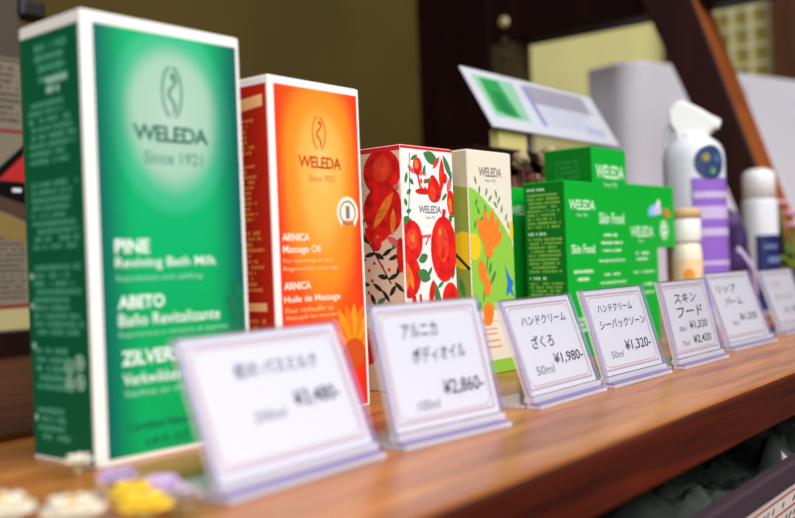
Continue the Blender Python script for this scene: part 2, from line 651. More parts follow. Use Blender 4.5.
# --- orange-red carton
w, d, h = .0654, .044, .1652
r, b = carton('orange-red massage oil carton with glowing orange centre, standing right of the tall green carton', .3322, .328, -.0195, w, d, h, M_white)
flap(r, w, d, h, M_white)
M_r1 = printed('orange burst print', (.035, .127), (.019, .026, .048),
               [(0, (255, 192, 108)), (.6, (255, 176, 78)), (1.15, (255, 140, 34)), (1.8, (246, 76, 20)), (3, (232, 44, 22))],
               (.0325, .036, (226, 36, 22), .55))
fl = panel('front_label', r, 3.6, 63.2, 1.5, 161.6, M_r1)
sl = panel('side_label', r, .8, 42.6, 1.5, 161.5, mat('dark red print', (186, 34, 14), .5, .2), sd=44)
M_rd = mat('red print', (186, 62, 20), .5)
M_ro = mat('soft orange print', (220, 126, 50), .5)
M_cw = mat('cream white print', (255, 232, 208), .5)
M_co = mat('pale orange print', (255, 196, 130), .5)
e = MB()
emblem(e, 33.7, 140, 4.6, 8.2, F)
e.build('emblem', M_ro, fl)
t = MB()
write(t, 'WELEDA', 18.4, 122.4, 49.3, 128.2, F, .012, 0, .9)
t.build('brand_lettering', M_rd, fl)
t = MB()
write(t, 'Since 1921', 25.4, 115.8, 43.6, 119, F)
t.build('lettering', M_ro, fl)
t = MB()
write(t, 'ARNICA', 5.3, 86.2, 24.1, 90, F, .03)
t.build('lettering', M_cw, fl)
t = MB()
write(t, 'Massage Oil', 5.5, 79.4, 31.5, 84.2, F, .012)
t.build('lettering', M_cw, fl)
t = MB()
write(t, 'ARNICA', 5.3, 62.8, 23.7, 66.5, F, .03)
t.build('lettering', M_cw, fl)
t = MB()
write(t, 'Huile de Massage', 5.1, 55.6, 44.8, 59.9, F, .012)
t.build('lettering', M_cw, fl)
t = MB()
write(t, 'For warming up and', 5.6, 75.2, 40.2, 77.8, F, .004)
t.build('lettering', M_co, fl)
t = MB()
write(t, 'Regenerates sore legs', 5.4, 71.3, 44.3, 74, F, .004)
t.build('lettering', M_co, fl)
t = MB()
write(t, 'Pour réchauffer et', 5.6, 51.6, 39.4, 54.2, F, .004)
t.build('lettering', M_co, fl)
t = MB()
write(t, 'Assouplit les muscles', 5.4, 47.8, 42, 50.5, F, .004)
t.build('lettering', M_co, fl)
bd = MB()
A = [(-40 + i * 13) for i in range(21)]
bd.poly([(53 + 8.2 * math.cos(math.radians(a)), 100.6 + 8.2 * math.sin(math.radians(a))) for a in A] + [(48, 93), (49, 96.5), (57, 96.5), (58, 93)], front(.00032))
bd.build('badge', M_cw, fl)
t = MB()
ring(t, ellipse(53, 100.6, 6.2, 6.2), .8, front(.0005))
write(t, '1', 51.6, 97.5, 54.4, 104, front(.0005), .03)
t.build('badge_mark', mat('grey print', (130, 120, 130), .5), fl)
pt = MB()
for i in range(13):
    a = math.radians(20 + i * 16)
    pt.poly(clip(leaf(53 + 13 * math.cos(a), 30 + 14 * math.sin(a), 20, 2.8, a), 4, 63, 2, 54), front(.0003 + i * 1e-5), i % 2)
pt.poly(clip(ellipse(54, 28, 9, 8), 4, 63, 2, 54), front(.00045), 2)
pt.build('arnica_flower', [mat('bright orange petal', (255, 150, 20), .5), mat('amber petal', (250, 120, 14), .5), mat('brown orange centre', (206, 80, 10), .5)], fl)
t = MB()
SR = side(44)
fine_print(t, 5, 38, 128, 146, 7, SR, .8, 11)
fine_print(t, 5, 38, 96, 124, 11, SR, .8, 12)
fine_print(t, 5, 38, 62, 92, 11, SR, .8, 13)
fine_print(t, 5, 38, 12, 50, 12, SR, .8, 14)
t.build('fine_print', mat('orange side print', (240, 140, 60), .5), sl)
MB().poly([(20, 149), (40, 151), (40, 156.5), (20, 155)], side(44, .0003)).build('side_patch', M_co, sl)
MB().poly([(22, 53), (38, 53), (38, 57), (22, 57)], side(44, .0003)).build('side_patch', M_co, sl)

# --- pomegranate carton
w, d, h = .0496, .040, .1407
r, b = carton('white carton printed with red pomegranates and leaves, standing right of the orange-red carton', .4416, .334, -.03, w, d, h, M_white)
flap(r, w, d, h, mat('red lid edge', (190, 24, 34), .4))
fl = panel('front_label', r, .5, 49.1, .5, 138.8, M_white)
M_redge = mat('red carton edge', (214, 26, 34), .45)
MB().box(.0002, .0494, -.0003, .0002, .1388, .1403).build('red_edge', M_redge, r)
MB().box(-.0003, .0002, .0004, .0396, .1376, .1403).build('red_edge', M_redge, r)
M_beige = mat('beige carton side', (232, 196, 170), .5)
sl = panel('side_label', r, .5, 39.5, .5, 138.8, M_beige, sd=40)
M_red = mat('pomegranate red', (226, 28, 24), .5, .2, 0, .42, 140)
M_red2 = mat('light red seed', (238, 62, 40), .5, .2, 0, .35, 200)
M_org = mat('orange flesh print', (246, 120, 44), .5, .2, 0, .3, 200)
M_lf = mat('leaf green print', (62, 122, 66), .5)
M_dl = mat('dark twig print', (50, 34, 26), .5)
M_pk = mat('rose pink print', (226, 92, 96), .5)
mats = [M_red, M_red2, M_org, M_lf, M_dl, M_pk]


class Art:
    """flat printed shapes, each a hair above the one before"""
    def __init__(self, rect, mk, e0=.00025):
        self.mb, self.rect, self.mk, self.e = MB(), rect, mk, e0

    def add(self, P, mi):
        self.mb.poly(clip(P, *self.rect), self.mk(self.e), mi)
        self.e += .000006
        return self

    def line(self, pts, w, mi):
        stroke(self.mb, [clip([p], *self.rect)[0] for p in pts], w, self.mk(self.e), mi)
        self.e += .000006
        return self


a = Art((.5, 49.1, .5, 138.8), front)
a.line([(8, 136), (7, 116), (5, 100), (2, 92)], .7, 3)
for u, v, ro in ((6.2, 114, .6), (5.4, 103, .3), (5.8, 97, .9), (9, 120, 2.4), (3, 108, 2)):
    a.add(leaf(u, v, 5, 1.4, ro), 3)
a.add(leaf(28, 134.5, 15, 3.6, -.35), 3).add(leaf(44, 130, 16, 2.2, -1.05), 3)
a.add(ellipse(15, 129, 4.2, 5.2), 0).add(ellipse(14, 130, 2, 2.6), 2)
a.line([(15, 124), (17, 117)], 1.6, 0)
for i in range(12):
    a.add(ellipse(18 + (i % 5) * 3.6, 116 + (i // 5) * 4.6, 1.3, 1.6, 0, 8), 5)
a.add(ellipse(20, 114.6, 8, 1.8), 0)
a.add(leaf(38, 125, 20, 2.6, 1.5), 0).add(leaf(37, 124, 12, 1.2, 1.5), 1)
a.add(ellipse(30, 116.5, 6.2, 8.2, .2, 20, -.35), 0).add(ellipse(28.6, 114, 3, 4.6, .2), 1)
a.add(leaf(45, 119, 10, 2, 1.2), 5)
a.add(ellipse(46.5, 108, 4, 8, .1), 0).add(ellipse(45.5, 107, 1.8, 4.6, .1), 2)
a.add(ellipse(45.2, 98.6, 1.6, 1.8), 3)
for u, v, ro in ((12, 134, .4), (21, 127, 1.2), (24, 121, .2), (47, 124, 1.4), (40, 112, .7), (4, 122, 1.3), (3, 90, .3), (23, 68, .9), (33, 60, .5), (18, 40, .8), (46, 66, 1.2)):
    a.add(leaf(u, v, 7, 1.2, ro), 3)
a.add(leaf(33, 132, 10, 1.6, .8), 1).add(leaf(9, 127, 8, 1.2, -.6), 5).add(ellipse(41, 123, 2.2, 3), 0)
a.add(ellipse(6.5, 86, 10.5, 12), 0).add(ellipse(7.5, 87, 5, 6), 1).add(ellipse(8, 87.5, 2, 2.4), 2)
a.add(leaf(2, 98, 8, 2, .4), 3)
a.line([(17, 88.5), (25, 89)], 1.5, 5).line([(20, 84), (23, 88)], 1.2, 5)
a.add(ellipse(37.5, 81, 12.8, 19.5), 0).add(ellipse(36, 84, 6, 11), 1).add(ellipse(36, 78, 2, 3), 0).add(ellipse(34, 91, 1.6, 2.4), 2)
a.line([(38, 100), (39, 104)], 3, 0).line([(44, 100), (49, 101)], 1.4, 3)
a.add(ellipse(3, 66, 11, 12.5), 0).add(leaf(4, 66, 17, 2.4, 1.9), 2).add(leaf(0.5, 62, 10, 2, 1.4), 2)
a.line([(7, 54), (8, 36)], 3.4, 0).line([(13, 55), (14, 44)], 1.8, 0)
a.add(leaf(17, 76, 9, 2.6, .3), 3).add(leaf(17, 66, 13, 3.6, -.35), 3).add(leaf(29, 54, 20, 2.6, -1.2), 3)
a.add(leaf(21, 47, 17, 4, .5), 0).add(leaf(20, 47, 10, 2, .5), 1).add(leaf(24, 56, 15, 2.4, 1.35), 0)
a.add(ellipse(42, 50, 8, 11), 0).add(ellipse(42, 43, 5, 5), 2)
a.add(ellipse(14, 22, 10, 12), 0).add(ellipse(36, 20, 11, 12), 0).add(leaf(25, 30, 14, 3, .8), 3).add(leaf(24, 12, 12, 3, 2), 3)
a.mb.build('printed_art', mats, fl)
t = MB()
write(t, 'WELEDA', 14.8, 102, 36.2, 106.4, F, .01, 0, .9)
t.build('brand_lettering', mat('grey print two', (120, 128, 134), .5), fl)
t = MB()
write(t, 'Since 1921', 21.5, 98.8, 30, 100.4, F)
t.build('brand_lettering', mat('grey print two', (120, 128, 134), .5), fl)
a = Art((.5, 39.5, .5, 138.8), lambda e: side(40, e))
a.add(ellipse(26, 126, 14, 13.5), 0).add(ellipse(26, 128, 7, 7), 1)
a.add(ellipse(36, 116.5, 2.2, 2.2), 5)
a.add(ellipse(26, 104, 15, 15), 0).add(leaf(26, 104, 26, 3, .9), 2).add(leaf(33, 97, 16, 2, 1.5), 2)
for u, v, ro in ((12, 88, 2.4), (22, 78, -.5), (5, 84, .9), (31, 58, .9), (16, 53, -1.1), (24, 66, -.2), (36, 70, 1.1), (4, 68, -.4), (13, 47, .7), (28, 47, -.7)):
    a.add(leaf(u, v, 8, 1.5, ro), 4)
for u, v, ro in ((9, 104, 1.2), (34, 84, .8), (22, 52, .5)):
    a.add(leaf(u, v, 8, 1.6, ro), 3)
a.line([(6, 128), (10, 120), (7, 112)], 1.6, 4).line([(4, 100), (16, 84), (30, 62)], .9, 4)
for u, v, ro in ((9, 97, .8), (6, 92, 1.2), (15, 79, .2), (8, 75, .4), (28, 80, .5), (33, 77, .3), (10, 62, -.1), (20, 60, -.6), (26, 55, -.9), (32, 66, .4), (8, 53, 1), (36, 60, -.7)):
    a.add(leaf(u, v, 9, 1.3, ro), 4)
a.add(leaf(16, 90, 13, 3.4, 2.2), 0).add(leaf(26, 91, 13, 3.4, .9), 0).add(ellipse(20, 85, 4, 4), 0).add(leaf(20, 88, 8, 1, 1.5), 1)
a.add(leaf(33, 86, 12, 2, 2.6), 5).add(ellipse(38, 78, 3, 10), 0)
for u, v in ((14, 70), (18, 74), (24, 72), (13, 57), (29, 70), (16, 64)):
    a.add(ellipse(u, v, 1.1, 1.1, 0, 8), 0)
a.add(ellipse(10, 26, 9, 11), 0).add(leaf(26, 30, 16, 3, .8), 3)
a.mb.build('printed_art', mats, sl)

# --- cream carton with green field
w, d, h = .0498, .040, .1431
r, b = carton('cream carton with lime green field and orange flowers, standing right of the pomegranate carton', .5144, .337, -.0295, w, d, h, M_cream)
flap(r, w, d, h, M_cream)
fl = panel('front_label', r, .4, 49.4, .5, 142.6, M_cream)
sl = panel('side_label', r, .5, 39.5, .5, 142.4, mat('beige side board', (206, 188, 156), .5), sd=40)
mats = [mat('lime green print', (142, 202, 66), .5), mat('flower orange', (250, 128, 36), .5), mat('sun yellow', (252, 200, 20), .5),
        mat('bird blue', (30, 120, 214), .5), mat('grass green', (74, 140, 70), .5), mat('black stem', (40, 40, 30), .5),
        mat('fresh green', (120, 196, 100), .5), M_cream, mat('coral stripe', (238, 176, 150), .5), mat('olive lime side', (150, 160, 60), .5)]
a = Art((.4, 49.4, .5, 142.6), front)
blob = [(.4, 119.5), (6, 118.5), (15, 113.5), (24, 107.5), (32, 101.5), (40, 94), (47, 86), (49.4, 80), (49.4, 41), (.4, 41)]
a.add(blob, 0)
for u, v, ro in ((8, 124, 1.9), (12, 118, 1.4), (20, 117, 1.2), (24, 113, .8), (31, 116, 1.8), (34, 112, 1), (37, 106, 1.4), (30, 109, 2.3), (42, 101, 1.2), (44, 96, 1.8)):
    a.add(leaf(u, v, 6, 1.0, ro), 4)
for u, v, ro in ((8, 110, 1.2), (10, 105, 2), (14, 100, .6), (6, 96, 1.3), (18, 106, 1.8)):
    a.add(leaf(u, v, 6, 1.1, ro), 4)
for ro, L in ((.95, 26), (1.3, 32), (1.7, 30), (2.1, 24), (.6, 18)):
    a.add(leaf(20 + 11 * math.cos(ro), 79 + 13 * math.sin(ro), L, 4.2, ro), 1)
a.add(ellipse(20, 80, 5, 6), 1).line([(19, 76), (14, 58), (12, 48)], 1.2, 4)
a.add(ellipse(12, 66, 4.4, 7.6, .3), 1).add(ellipse(17, 56, 4, 6, -.2), 1).add(leaf(24, 62, 12, 1.6, .9), 4).add(leaf(21, 68, 9, 1.5, 1.2), 4)
a.add([(38, 70), (43, 62), (48, 58), (45, 54), (49, 48), (43, 52), (38, 49), (40.5, 58)], 3)
a.add(ellipse(3.5, 82, 7.5, 8.6), 2).add(ellipse(47.5, 92, 2, 7), 2)
a.add([(.4, 41), (49.4, 41), (49.4, 36), (30, 33), (15, 36), (.4, 37)], 7)
a.add(ellipse(17, 40, 6, 6.5), 1).add(ellipse(16, 35, 5.5, 3.4), 1).add(leaf(6, 44, 8, 2.4, .6), 4)
for v in (29.6, 26.6, 22, 18):
    a.line([(12, v), (31 - (v % 3) * 2, v - .3)], 1.1, 8)
a.add([(.4, 9), (49.4, 9), (49.4, .5), (.4, .5)], 0)
a.mb.build('printed_art', mats, fl)
t = MB()
write(t, 'WELEDA', 12.1, 126.9, 38.2, 132.8, F, .01, 0, .9)
t.build('brand_lettering', mat('grey brown print', (136, 130, 122), .5), fl)
t = MB()
write(t, 'Since 1921', 19, 123.6, 31, 125.4, F)
t.build('brand_lettering', mat('grey brown print', (136, 130, 122), .5), fl)
a = Art((.5, 39.5, .5, 142.4), lambda e: side(40, e))
a.add([(.5, 122), (20, 122), (30, 121), (39.5, 119), (39.5, 6), (.5, 6)], 9)
a.add(ellipse(35, 80, 11, 12), 2).line([(24, 82), (39, 68)], 2, 5)
a.add(leaf(26, 60, 20, 2, 1.3), 4).add(leaf(33, 56, 14, 2, 1.8), 4)
a.mb.build('printed_art', mats, sl)

# --- green cartons
M_gb = mat('bright green carton', (0, 170, 48), .5, .2)
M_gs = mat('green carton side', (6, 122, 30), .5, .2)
M_gt = mat('yellow green fine print', (140, 200, 84), .5)
M_gw = mat('pale green white print', (200, 240, 200), .5)


def green_box(label, x, y, rot, w, d, h):
    r, b = carton(label, x, y, rot, w, d, h, M_gb, group=GREENS)
    flap(r, w, d, h, M_gb)
    fl = panel('front_label', r, .4, w * 1000 - .4, .5, h * 1000 - .5, M_gb)
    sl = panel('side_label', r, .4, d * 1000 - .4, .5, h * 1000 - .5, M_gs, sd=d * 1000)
    return r, fl, sl


r, fl, sl = green_box('shorter green carton, yellowish fine print filling its left side, beside the cream carton', .6247, .328, -.0308, .0468, .0339, .1277)
t = MB()
write(t, 'WELEDA', 5.2, 107.0, 44.0, 114.4, F, .02, 0, .9)
t.build('lettering', M_gw, fl)
t = MB()
write(t, 'Since 1921', 15.9, 102.2, 31.6, 104.6, F)
t.build('lettering', M_gw, fl)
t = MB()
write(t, 'Skin Food', 6.1, 75.2, 41.2, 82, F, .025)
t.build('lettering', M_gw, fl)
t = MB()
fine_print(t, 8.5, 38, 60.5, 64, 1, F, .9, 21, ragged=.1)
t.build('lettering', M_gw, fl)
t = MB()
fine_print(t, 13, 33, 55, 58.4, 1, F, .9, 22, ragged=.1)
t.build('lettering', M_gw, fl)
t = MB()
fine_print(t, 8, 38, 18, 30, 3, F, .8, 23)
t.build('lettering', M_gw, fl)
t = MB()
SG = side(33.9)
for k, (v0, v1, n) in enumerate(((94, 120, 9), (62, 88, 9), (40, 56, 6), (8, 34, 9))):
    t = MB()
    fine_print(t, 3, 31, v0, v1, n, SG, .75, 30 + k, ragged=.22)
    t.build('fine_print', M_gt, sl)
t = MB()
for k, v in enumerate((122.5, 90.5, 58.5, 36.5)):
    t = MB()
    fine_print(t, 3, 20, v - 1.5, v + 1.5, 1, SG, .9, 40 + k, ragged=.3)
    t.build('side_headings', M_gw, sl)

r, fl, sl = green_box('taller green carton standing just behind and right of the shorter fine-print green carton', .6796, .333, -.0287, .0571, .0413, .1562)
t = MB()
write(t, 'WELEDA', 5.3, 132.6, 53, 143, F, .02, 0, .9)
t.build('lettering', M_gw, fl)
t = MB()
write(t, 'Since 1921', 17.8, 126.3, 39.7, 129.6, F)
t.build('lettering', M_gw, fl)
t = MB()
write(t, 'Skin Food', 7.9, 97.5, 49.6, 106.3, F, .025)
t.build('lettering', M_gw, fl)
for k, (u0, v0, u1, v1) in enumerate(((14.4, 87.3, 42.2, 90.6), (9.4, 81.4, 45.8, 84.4), (11.1, 75.4, 44.1, 78.4), (5.4, 67.8, 49.5, 70.6), (13, 57.2, 40.6, 60), (5.6, 51, 49.1, 53.6))):
    t = MB()
    fine_print(t, u0, u1, v0, v1, 1, F, .9, 50 + k, ragged=.05)
    t.build('lettering', M_gw, fl)
t = MB()
SC = side(41.3)
fine_print(t, 10, 32, 128, 148, 5, SC, .8, 60)
fine_print(t, 4, 38, 60, 120, 20, SC, .8, 61)
t.build('fine_print', mat('mid green side print', (40, 140, 64), .5), sl)

# narrow green carton with a wider upper half
r = thing('carton', 'green carton with notched lower right corner, bird mark and oval seal', 'box', (.7394, .333, 0), -.0381, GREENS)
P = [(0, 0), (.0545, 0), (.0545, .0781), (.0900, .0781), (.0900, .1302), (0, .1302)]
bo = MB().prism(P, lambda a, b, t: (a, t, b), 0, .023).build('body', M_gb, r, bevel=.0006)
MB().box(.0008, .0892, .0008, .022, .1302, .1306).build('top_flap', M_gb, r)
t = MB()
write(t, 'WELEDA', 4, 87.2, 46.4, 96, F, .02, 0, .9)
t.build('lettering', M_gw, r)
t = MB()
write(t, 'Since', 17.5, 82.6, 28, 85.6, F)
t.build('lettering', M_gw, r)
for k, (u0, v0, u1, v1) in enumerate(((10.3, 72.4, 37.9, 75.6), (13, 67.6, 34, 70.8), (7.6, 57.4, 47.7, 59.8), (25, 46.6, 45.5, 50), (20, 40, 45, 43))):
    t = MB()
    fine_print(t, u0, u1, v0, v1, 1, F, .9, 70 + k, ragged=.05)
    t.build('lettering', M_gw, r)
t = MB()
t.poly(ellipse(67.5, 93, 8.2, 8.4), front(.0003))
t.build('oval_seal', mat('pale oval', (206, 240, 206), .5), r)
t = MB()
ring(t, ellipse(67.5, 93, 6.6, 6.8), 1, front(.0004))
stroke(t, [(64, 93), (71, 93)], 1.2, front(.0004))
t.build('seal_mark', M_gs, r)
a = Art((36, 84, 104, 124), front)
a.add(ellipse(48, 109.5, 10.5, 4.8, .2), 0).add([(50, 110), (58, 119.5), (62, 117), (61, 107)], 1).add([(44, 110), (56, 112), (62, 116), (64, 107), (52, 105.5)], 2).add(ellipse(74, 107.5, 7, 3.8, -.3), 3)
a.mb.build('bird_mark', [mat('sky blue', (130, 190, 230), .5), mat('blush white', (240, 230, 236), .5), mat('lilac print', (206, 200, 226), .5), mat('rust orange', (206, 120, 60), .5)], r)

# dark green carton behind, seen as a sliver between cream and shorter green carton
r, fl, sl = green_box('dark green carton half hidden behind the cream and the shorter green carton', .6235, .3755, -.03, .046, .030, .1262)
t = MB()
write(t, 'WELEDA', 5, 106, 41, 113, F, .02, 0, .9)
t.build('lettering', M_gw, fl)

# ------------------------------------------------------------------ price signs
PS = 'acrylic price signs along the shelf edge'


def price_sign(label, x, y, th, w, L, phi, texts, zb=.006, pale=False):
    r = thing('price_sign', label, 'price sign', (x, y, 0), th, PS)
    cp, sp = math.cos(phi), math.sin(phi)

    def T(u, s, t):
        return (u, s * cp - t * sp, zb + s * sp + t * cp)

    def slab(name, u0, u1, s0, s1, t0, t1, mats, bevel=0):
        mb = MB()
        P = [T(u, s, t) for t in (t0, t1) for s in (s0, s1) for u in (u0, u1)]
        F = [(0, 2, 3, 1), (4, 5, 7, 6), (0, 1, 5, 4), (1, 3, 7, 5), (3, 2, 6, 7), (2, 0, 4, 6)]
        mb.add(P, F[:2], 0)
        mb.add(P, F[2:], 1)
        return mb.build(name, mats, r, bevel=bevel)
    slab('back_panel', 0, w, -.004, L, -.0044, -.0026, [M_clear, M_pale])
    slab('front_panel', 0, w, 0, L, -.0019, 0, [M_clear, M_lav])
    card = slab('card', .0006, w - .0006, .0008, L - .0006, -.0026, -.0020, [M_pap, M_pap])
    # card rim printing
    mb = MB()

    def fnc(u, s, e=.00003):
        return T(u, s, -.0020 + e)

    def rr(i, rad):
        P = []
        for cx, cy, a0 in ((w - i - rad, L - i - rad, 0), (i + rad, L - i - rad, 90), (i + rad, i + rad, 180), (w - i - rad, i + rad, 270)):
            for k in range(6):
                a = math.radians(a0 + k * 18)
                P.append((cx + rad * math.cos(a), cy + rad * math.sin(a)))
        return P

    def rim(i, rad, th_, mi):
        A, B = rr(i, rad), rr(i + th_, max(rad - th_, .0002))
        n = len(A)
        mb.add([fnc(*p) for p in A] + [fnc(*p) for p in B], [(k, (k + 1) % n, n + (k + 1) % n, n + k) for k in range(n)], mi)
    rim(.0030, .0012, .0011, 0)
    rim(.0048, .0050, .0005, 1)
    mb.build('card_border', [M_border, M_border2], card)
    for s, u0, u1, vc, hh, k in texts:
        tgt = MB()
        write(tgt, s, u0 * w, (1 - vc) * L - hh * L / 2, u1 * w, (1 - vc) * L + hh * L / 2, lambda u, s_: fnc(u, s_, .00006), .014 if not k else .004, .12)
        tgt.build('small_handwriting' if k else 'handwriting', M_inkf if k else M_ink, card)
    # foot: ridge under the card plus the plate that runs back below the leaning panel
    yb = -.004
    mb = MB()
    mb.box(0, w, yb, .0045, 0, .0020, 1)
    mb.box(0, w, yb + .0006, .0045, .0020, .0030, 0)
    mb.box(0, w, -.0004, .0055, .0030, .0058, 1)
    mb.build('foot', [M_lav, M_pale], r, bevel=.0004)
    MB().box(0, w, .0055, .031, 0, .0020).build('base_plate', [M_pale], r, bevel=.0003)
    return r


price_sign('blurred price card nearest the camera, leftmost, before the tall green carton', .2093, .234, .0193, .0808, .0498, 1.1972,
           [('松の バスミルク', .27, .80, .28, .12, 0), ('200ml', .30, .50, .62, .08, 1), ('¥3,480-', .57, .88, .55, .14, 0)])
price_sign('second price card from the left, before the orange-red and pomegranate cartons', .3039, .2362, -.1137, .0676, .0530, 1.3375,
           [('アルニカ', .23, .56, .23, .12, 0), ('ボディオイル', .28, .78, .43, .13, 0), ('100ml', .24, .44, .82, .08, 1), ('¥2,860-', .50, .89, .72, .14, 0)])
price_sign('third price card from the left, reading three lines ending ¥1,980, before the cream carton', .4152, .239, .0076, .0738, .0502, 1.2439,
           [('ハンドクリーム', .20, .85, .24, .10, 0), ('ざくろ', .25, .56, .47, .14, 0), ('50ml', .19, .45, .76, .09, 1), ('¥1,980-', .48, .92, .68, .13, 0)])
price_sign('fourth price card from the left with the price ¥1,320, before the shorter green carton', .4975, .2388, -.0171, .0776, .0506, 1.2945,
           [('ハンドクリーム', .18, .76, .23, .10, 0), ('シーバックソーン', .15, .92, .42, .11, 0), ('50ml', .19, .39, .77, .08, 1), ('¥1,320-', .45, .90, .70, .14, 0)])
price_sign('fifth price card from the left listing two prices, before the notched green carton', .5936, .2363, -.0181, .0763, .0507, 1.3596,
           [('スキン', .24, .73, .24, .13, 0), ('フード', .25, .81, .42, .14, 0), ('30ml', .20, .36, .63, .07, 1), ('¥1,320', .44, .84, .61, .12, 0), ('75ml', .20, .36, .82, .07, 1), ('¥2,420', .45, .85, .80, .12, 0)])
price_sign('sixth price card from the left, before the white spray bottle', .7126, .2447, -.0491, .0856, .0542, 1.2513,
           [('リップ', .16, .60, .24, .12, 0), ('バーム', .25, .64, .43, .12, 0), ('8ml', .26, .40, .74, .07, 1), ('¥1,320', .46, .86, .68, .12, 0)])
price_sign('rightmost price card, cut by the frame edge, before the white and navy bottle', .8535, .2495, -.04, .080, .052, 1.26,
           [('ミスト', .20, .52, .26, .12, 1), ('ローション', .22, .76, .48, .11, 1), ('¥1,980', .36, .84, .72, .12, 1)])

# ------------------------------------------------------------------ bottles at the right
M_bw = mat('white bottle plastic', (226, 228, 236), .35)
M_hw = mat('white spray head plastic', (238, 238, 238), .35)
M_pur = mat('purple label', (146, 100, 198), .5)
M_pur2 = mat('lilac label band', (204, 182, 222), .5)
M_navy = mat('navy print', (36, 60, 104), .5)
FA = math.radians(200.5)
bt = thing('spray_bottle', 'white trigger spray bottle with purple label and round navy badge, behind the sixth price card', 'bottle', (.940, .352, 0))
R = .0292
MB().lathe([(R - .002, 0), (R, .003), (R, .163), (R * .97, .170), (R * .86, .177), (R * .62, .183), (R * .5, .186)], 40).build('bottle_body', M_bw, bt, True)
lab = MB()
a0, a1 = FA - .10, FA + 1.75
lab.lathe([(R + .0004, .022), (R + .0004, .1435)], 28, a0=a0, a1=a1, cap=False)
lab = lab.build('label', M_pur, bt, True)
for z0, z1 in ((.124, .130), (.104, .116), (.088, .095), (.060, .064)):
    MB().lathe([(R + .0007, z0), (R + .0007, z1)], 28, a0=a0 + .05, a1=a1 - .05, cap=False).build('label_band', M_pur2, lab, True)


def arc_disc(mb, ang, zc, r, rad, mi=0, n=24, rings=4):
    V = [(rad * math.cos(ang), rad * math.sin(ang), zc)]
    for k in range(1, rings + 1):
        for i in range(n):
            q = 2 * math.pi * i / n
            aa = ang + r * k / rings * math.cos(q) / rad
            V.append((rad * math.cos(aa), rad * math.sin(aa), zc + r * k / rings * math.sin(q)))
    Fc = [(0, 1 + i, 1 + (i + 1) % n) for i in range(n)]
    for k in range(rings - 1):
        b0, b1 = 1 + k * n, 1 + (k + 1) * n
        Fc += [(b0 + i, b1 + i, b1 + (i + 1) % n, b0 + (i + 1) % n) for i in range(n)]
    mb.add(V, Fc, mi)


bdg = MB()
arc_disc(bdg, FA + .56, .1580, .0165, R + .0008)
bdg = bdg.build('badge', M_navy, bt, True)
t = MB()
arc_disc(t, FA + .40, .1625, .004, R + .0012, 0)
arc_disc(t, FA + .80, .1615, .004, R + .0012, 1)
arc_disc(t, FA + .62, .1495, .003, R + .0012, 2)
t.build('badge_mark', [mat('yellow mark', (150, 140, 66), .5), mat('steel blue mark', (70, 98, 150), .5), mat('green mark', (110, 150, 90), .5)], bdg, True)
# spray head, built in the plane that runs across the view
hd = math.radians(-69.5)
hx, hy = math.cos(hd), math.sin(hd)


def HP(a, b, t):
    return (a * hx - t * hy, a * hy + t * hx, b)


head = [(-0.015, 0.178), (-0.016, 0.19), (-0.021, 0.199), (-0.022, 0.211), (-0.016, 0.2195), (-0.009, 0.2215), (0.006, 0.213), (0.0215, 0.202), (0.0235, 0.1965), (0.0205, 0.19), (0.0155, 0.187), (0.014, 0.178)]
MB().prism(head, HP, -.013, .013).build('spray_head', M_hw, bt, bevel=.003, seg=3)
MB().lathe([(.0165, .176), (.0165, .187), (.015, .189)], 24).build('neck_collar', M_hw, bt, True)
MB().prism([(-.018, .202), (-.0245, .198), (-.028, .182), (-.027, .170), (-.0235, .170), (-.0225, .182), (-.0185, .192)], HP, -.005, .005).build('trigger', mat('light grey plastic', (200, 200, 208), .4), bt, bevel=.0012)
MB().prism([(.0205, .204), (.0275, .1992), (.0245, .1912), (.0185, .196)], HP, -.006, .006).build('nozzle', M_hw, bt, bevel=.001)

# small amber-labelled bottle before it
M_amb = mat('apricot label', (246, 210, 164), .5)
ab = thing('small_bottle', 'small bottle with white cap and apricot label, between notched green carton and spray bottle', 'bottle', (.8485, .3275, 0))
MB().lathe([(.0125, 0), (.0135, .002), (.0135, .060), (.0125, .066), (.009, .070)], 28).build('bottle_body', mat('cream bottle', (240, 228, 206), .4), ab, True)
lb = MB().lathe([(.0138, .008), (.0138, .056)], 28, cap=False).build('label', M_amb, ab, True)
t = MB()
arc_disc(t, FA + .15, .044, .005, .0141, 0)
arc_disc(t, FA - .5, .030, .004, .0141, 0)
arc_disc(t, FA + .5, .022, .004, .0141, 1)
t.build('label_mark', [mat('orange flower mark', (240, 150, 50), .5), M_cw], lb, True)
MB().lathe([(.0125, .068), (.0135, .071), (.0135, .084), (.0125, .086)], 28).build('cap', M_white, ab, True)
MB().lathe([(.0138, .0862), (.0138, .0925), (.0125, .0935)], 28).build('cap_band', mat('tan band', (216, 178, 130), .5), ab, True)

ab.scale = (1, 1, 1.2)

# white and navy bottle
nb = thing('lotion_bottle', 'slim white bottle with navy lower label, behind the rightmost price card', 'bottle', (1.140, .352, 0))
R = .0195
MB().lathe([(R - .002, 0), (R, .003), (R, .126), (R * .97, .129)], 32).build('bottle_body', M_bw, nb, True)
MB().lathe([(R * .93, .129), (R * .93, .154), (R * .88, .160), (R * .70, .1625)], 32).build('cap', M_hw, nb, True)
MB().lathe([(R * .55, .1624), (R * .5, .1645), (R * .2, .165)], 20).build('cap_tip', M_hw, nb, True)
lb = MB().lathe([(R + .0004, .004), (R + .0004, .089)], 26, a0=FA - .35, a1=FA + 1.9, cap=False).build('label', mat('deep navy label', (16, 30, 92), .45), nb, True)
M_gbp = mat('grey blue print', (110, 124, 170), .5)
for z0, z1, s0, s1 in ((.074, .078, .1, .9), (.058, .064, .3, 1.2), (.040, .043, .2, .8)):
    MB().lathe([(R + .0007, z0), (R + .0007, z1)], 12, a0=FA + s0, a1=FA + s1, cap=False).build('label_band', M_gbp, lb, True)

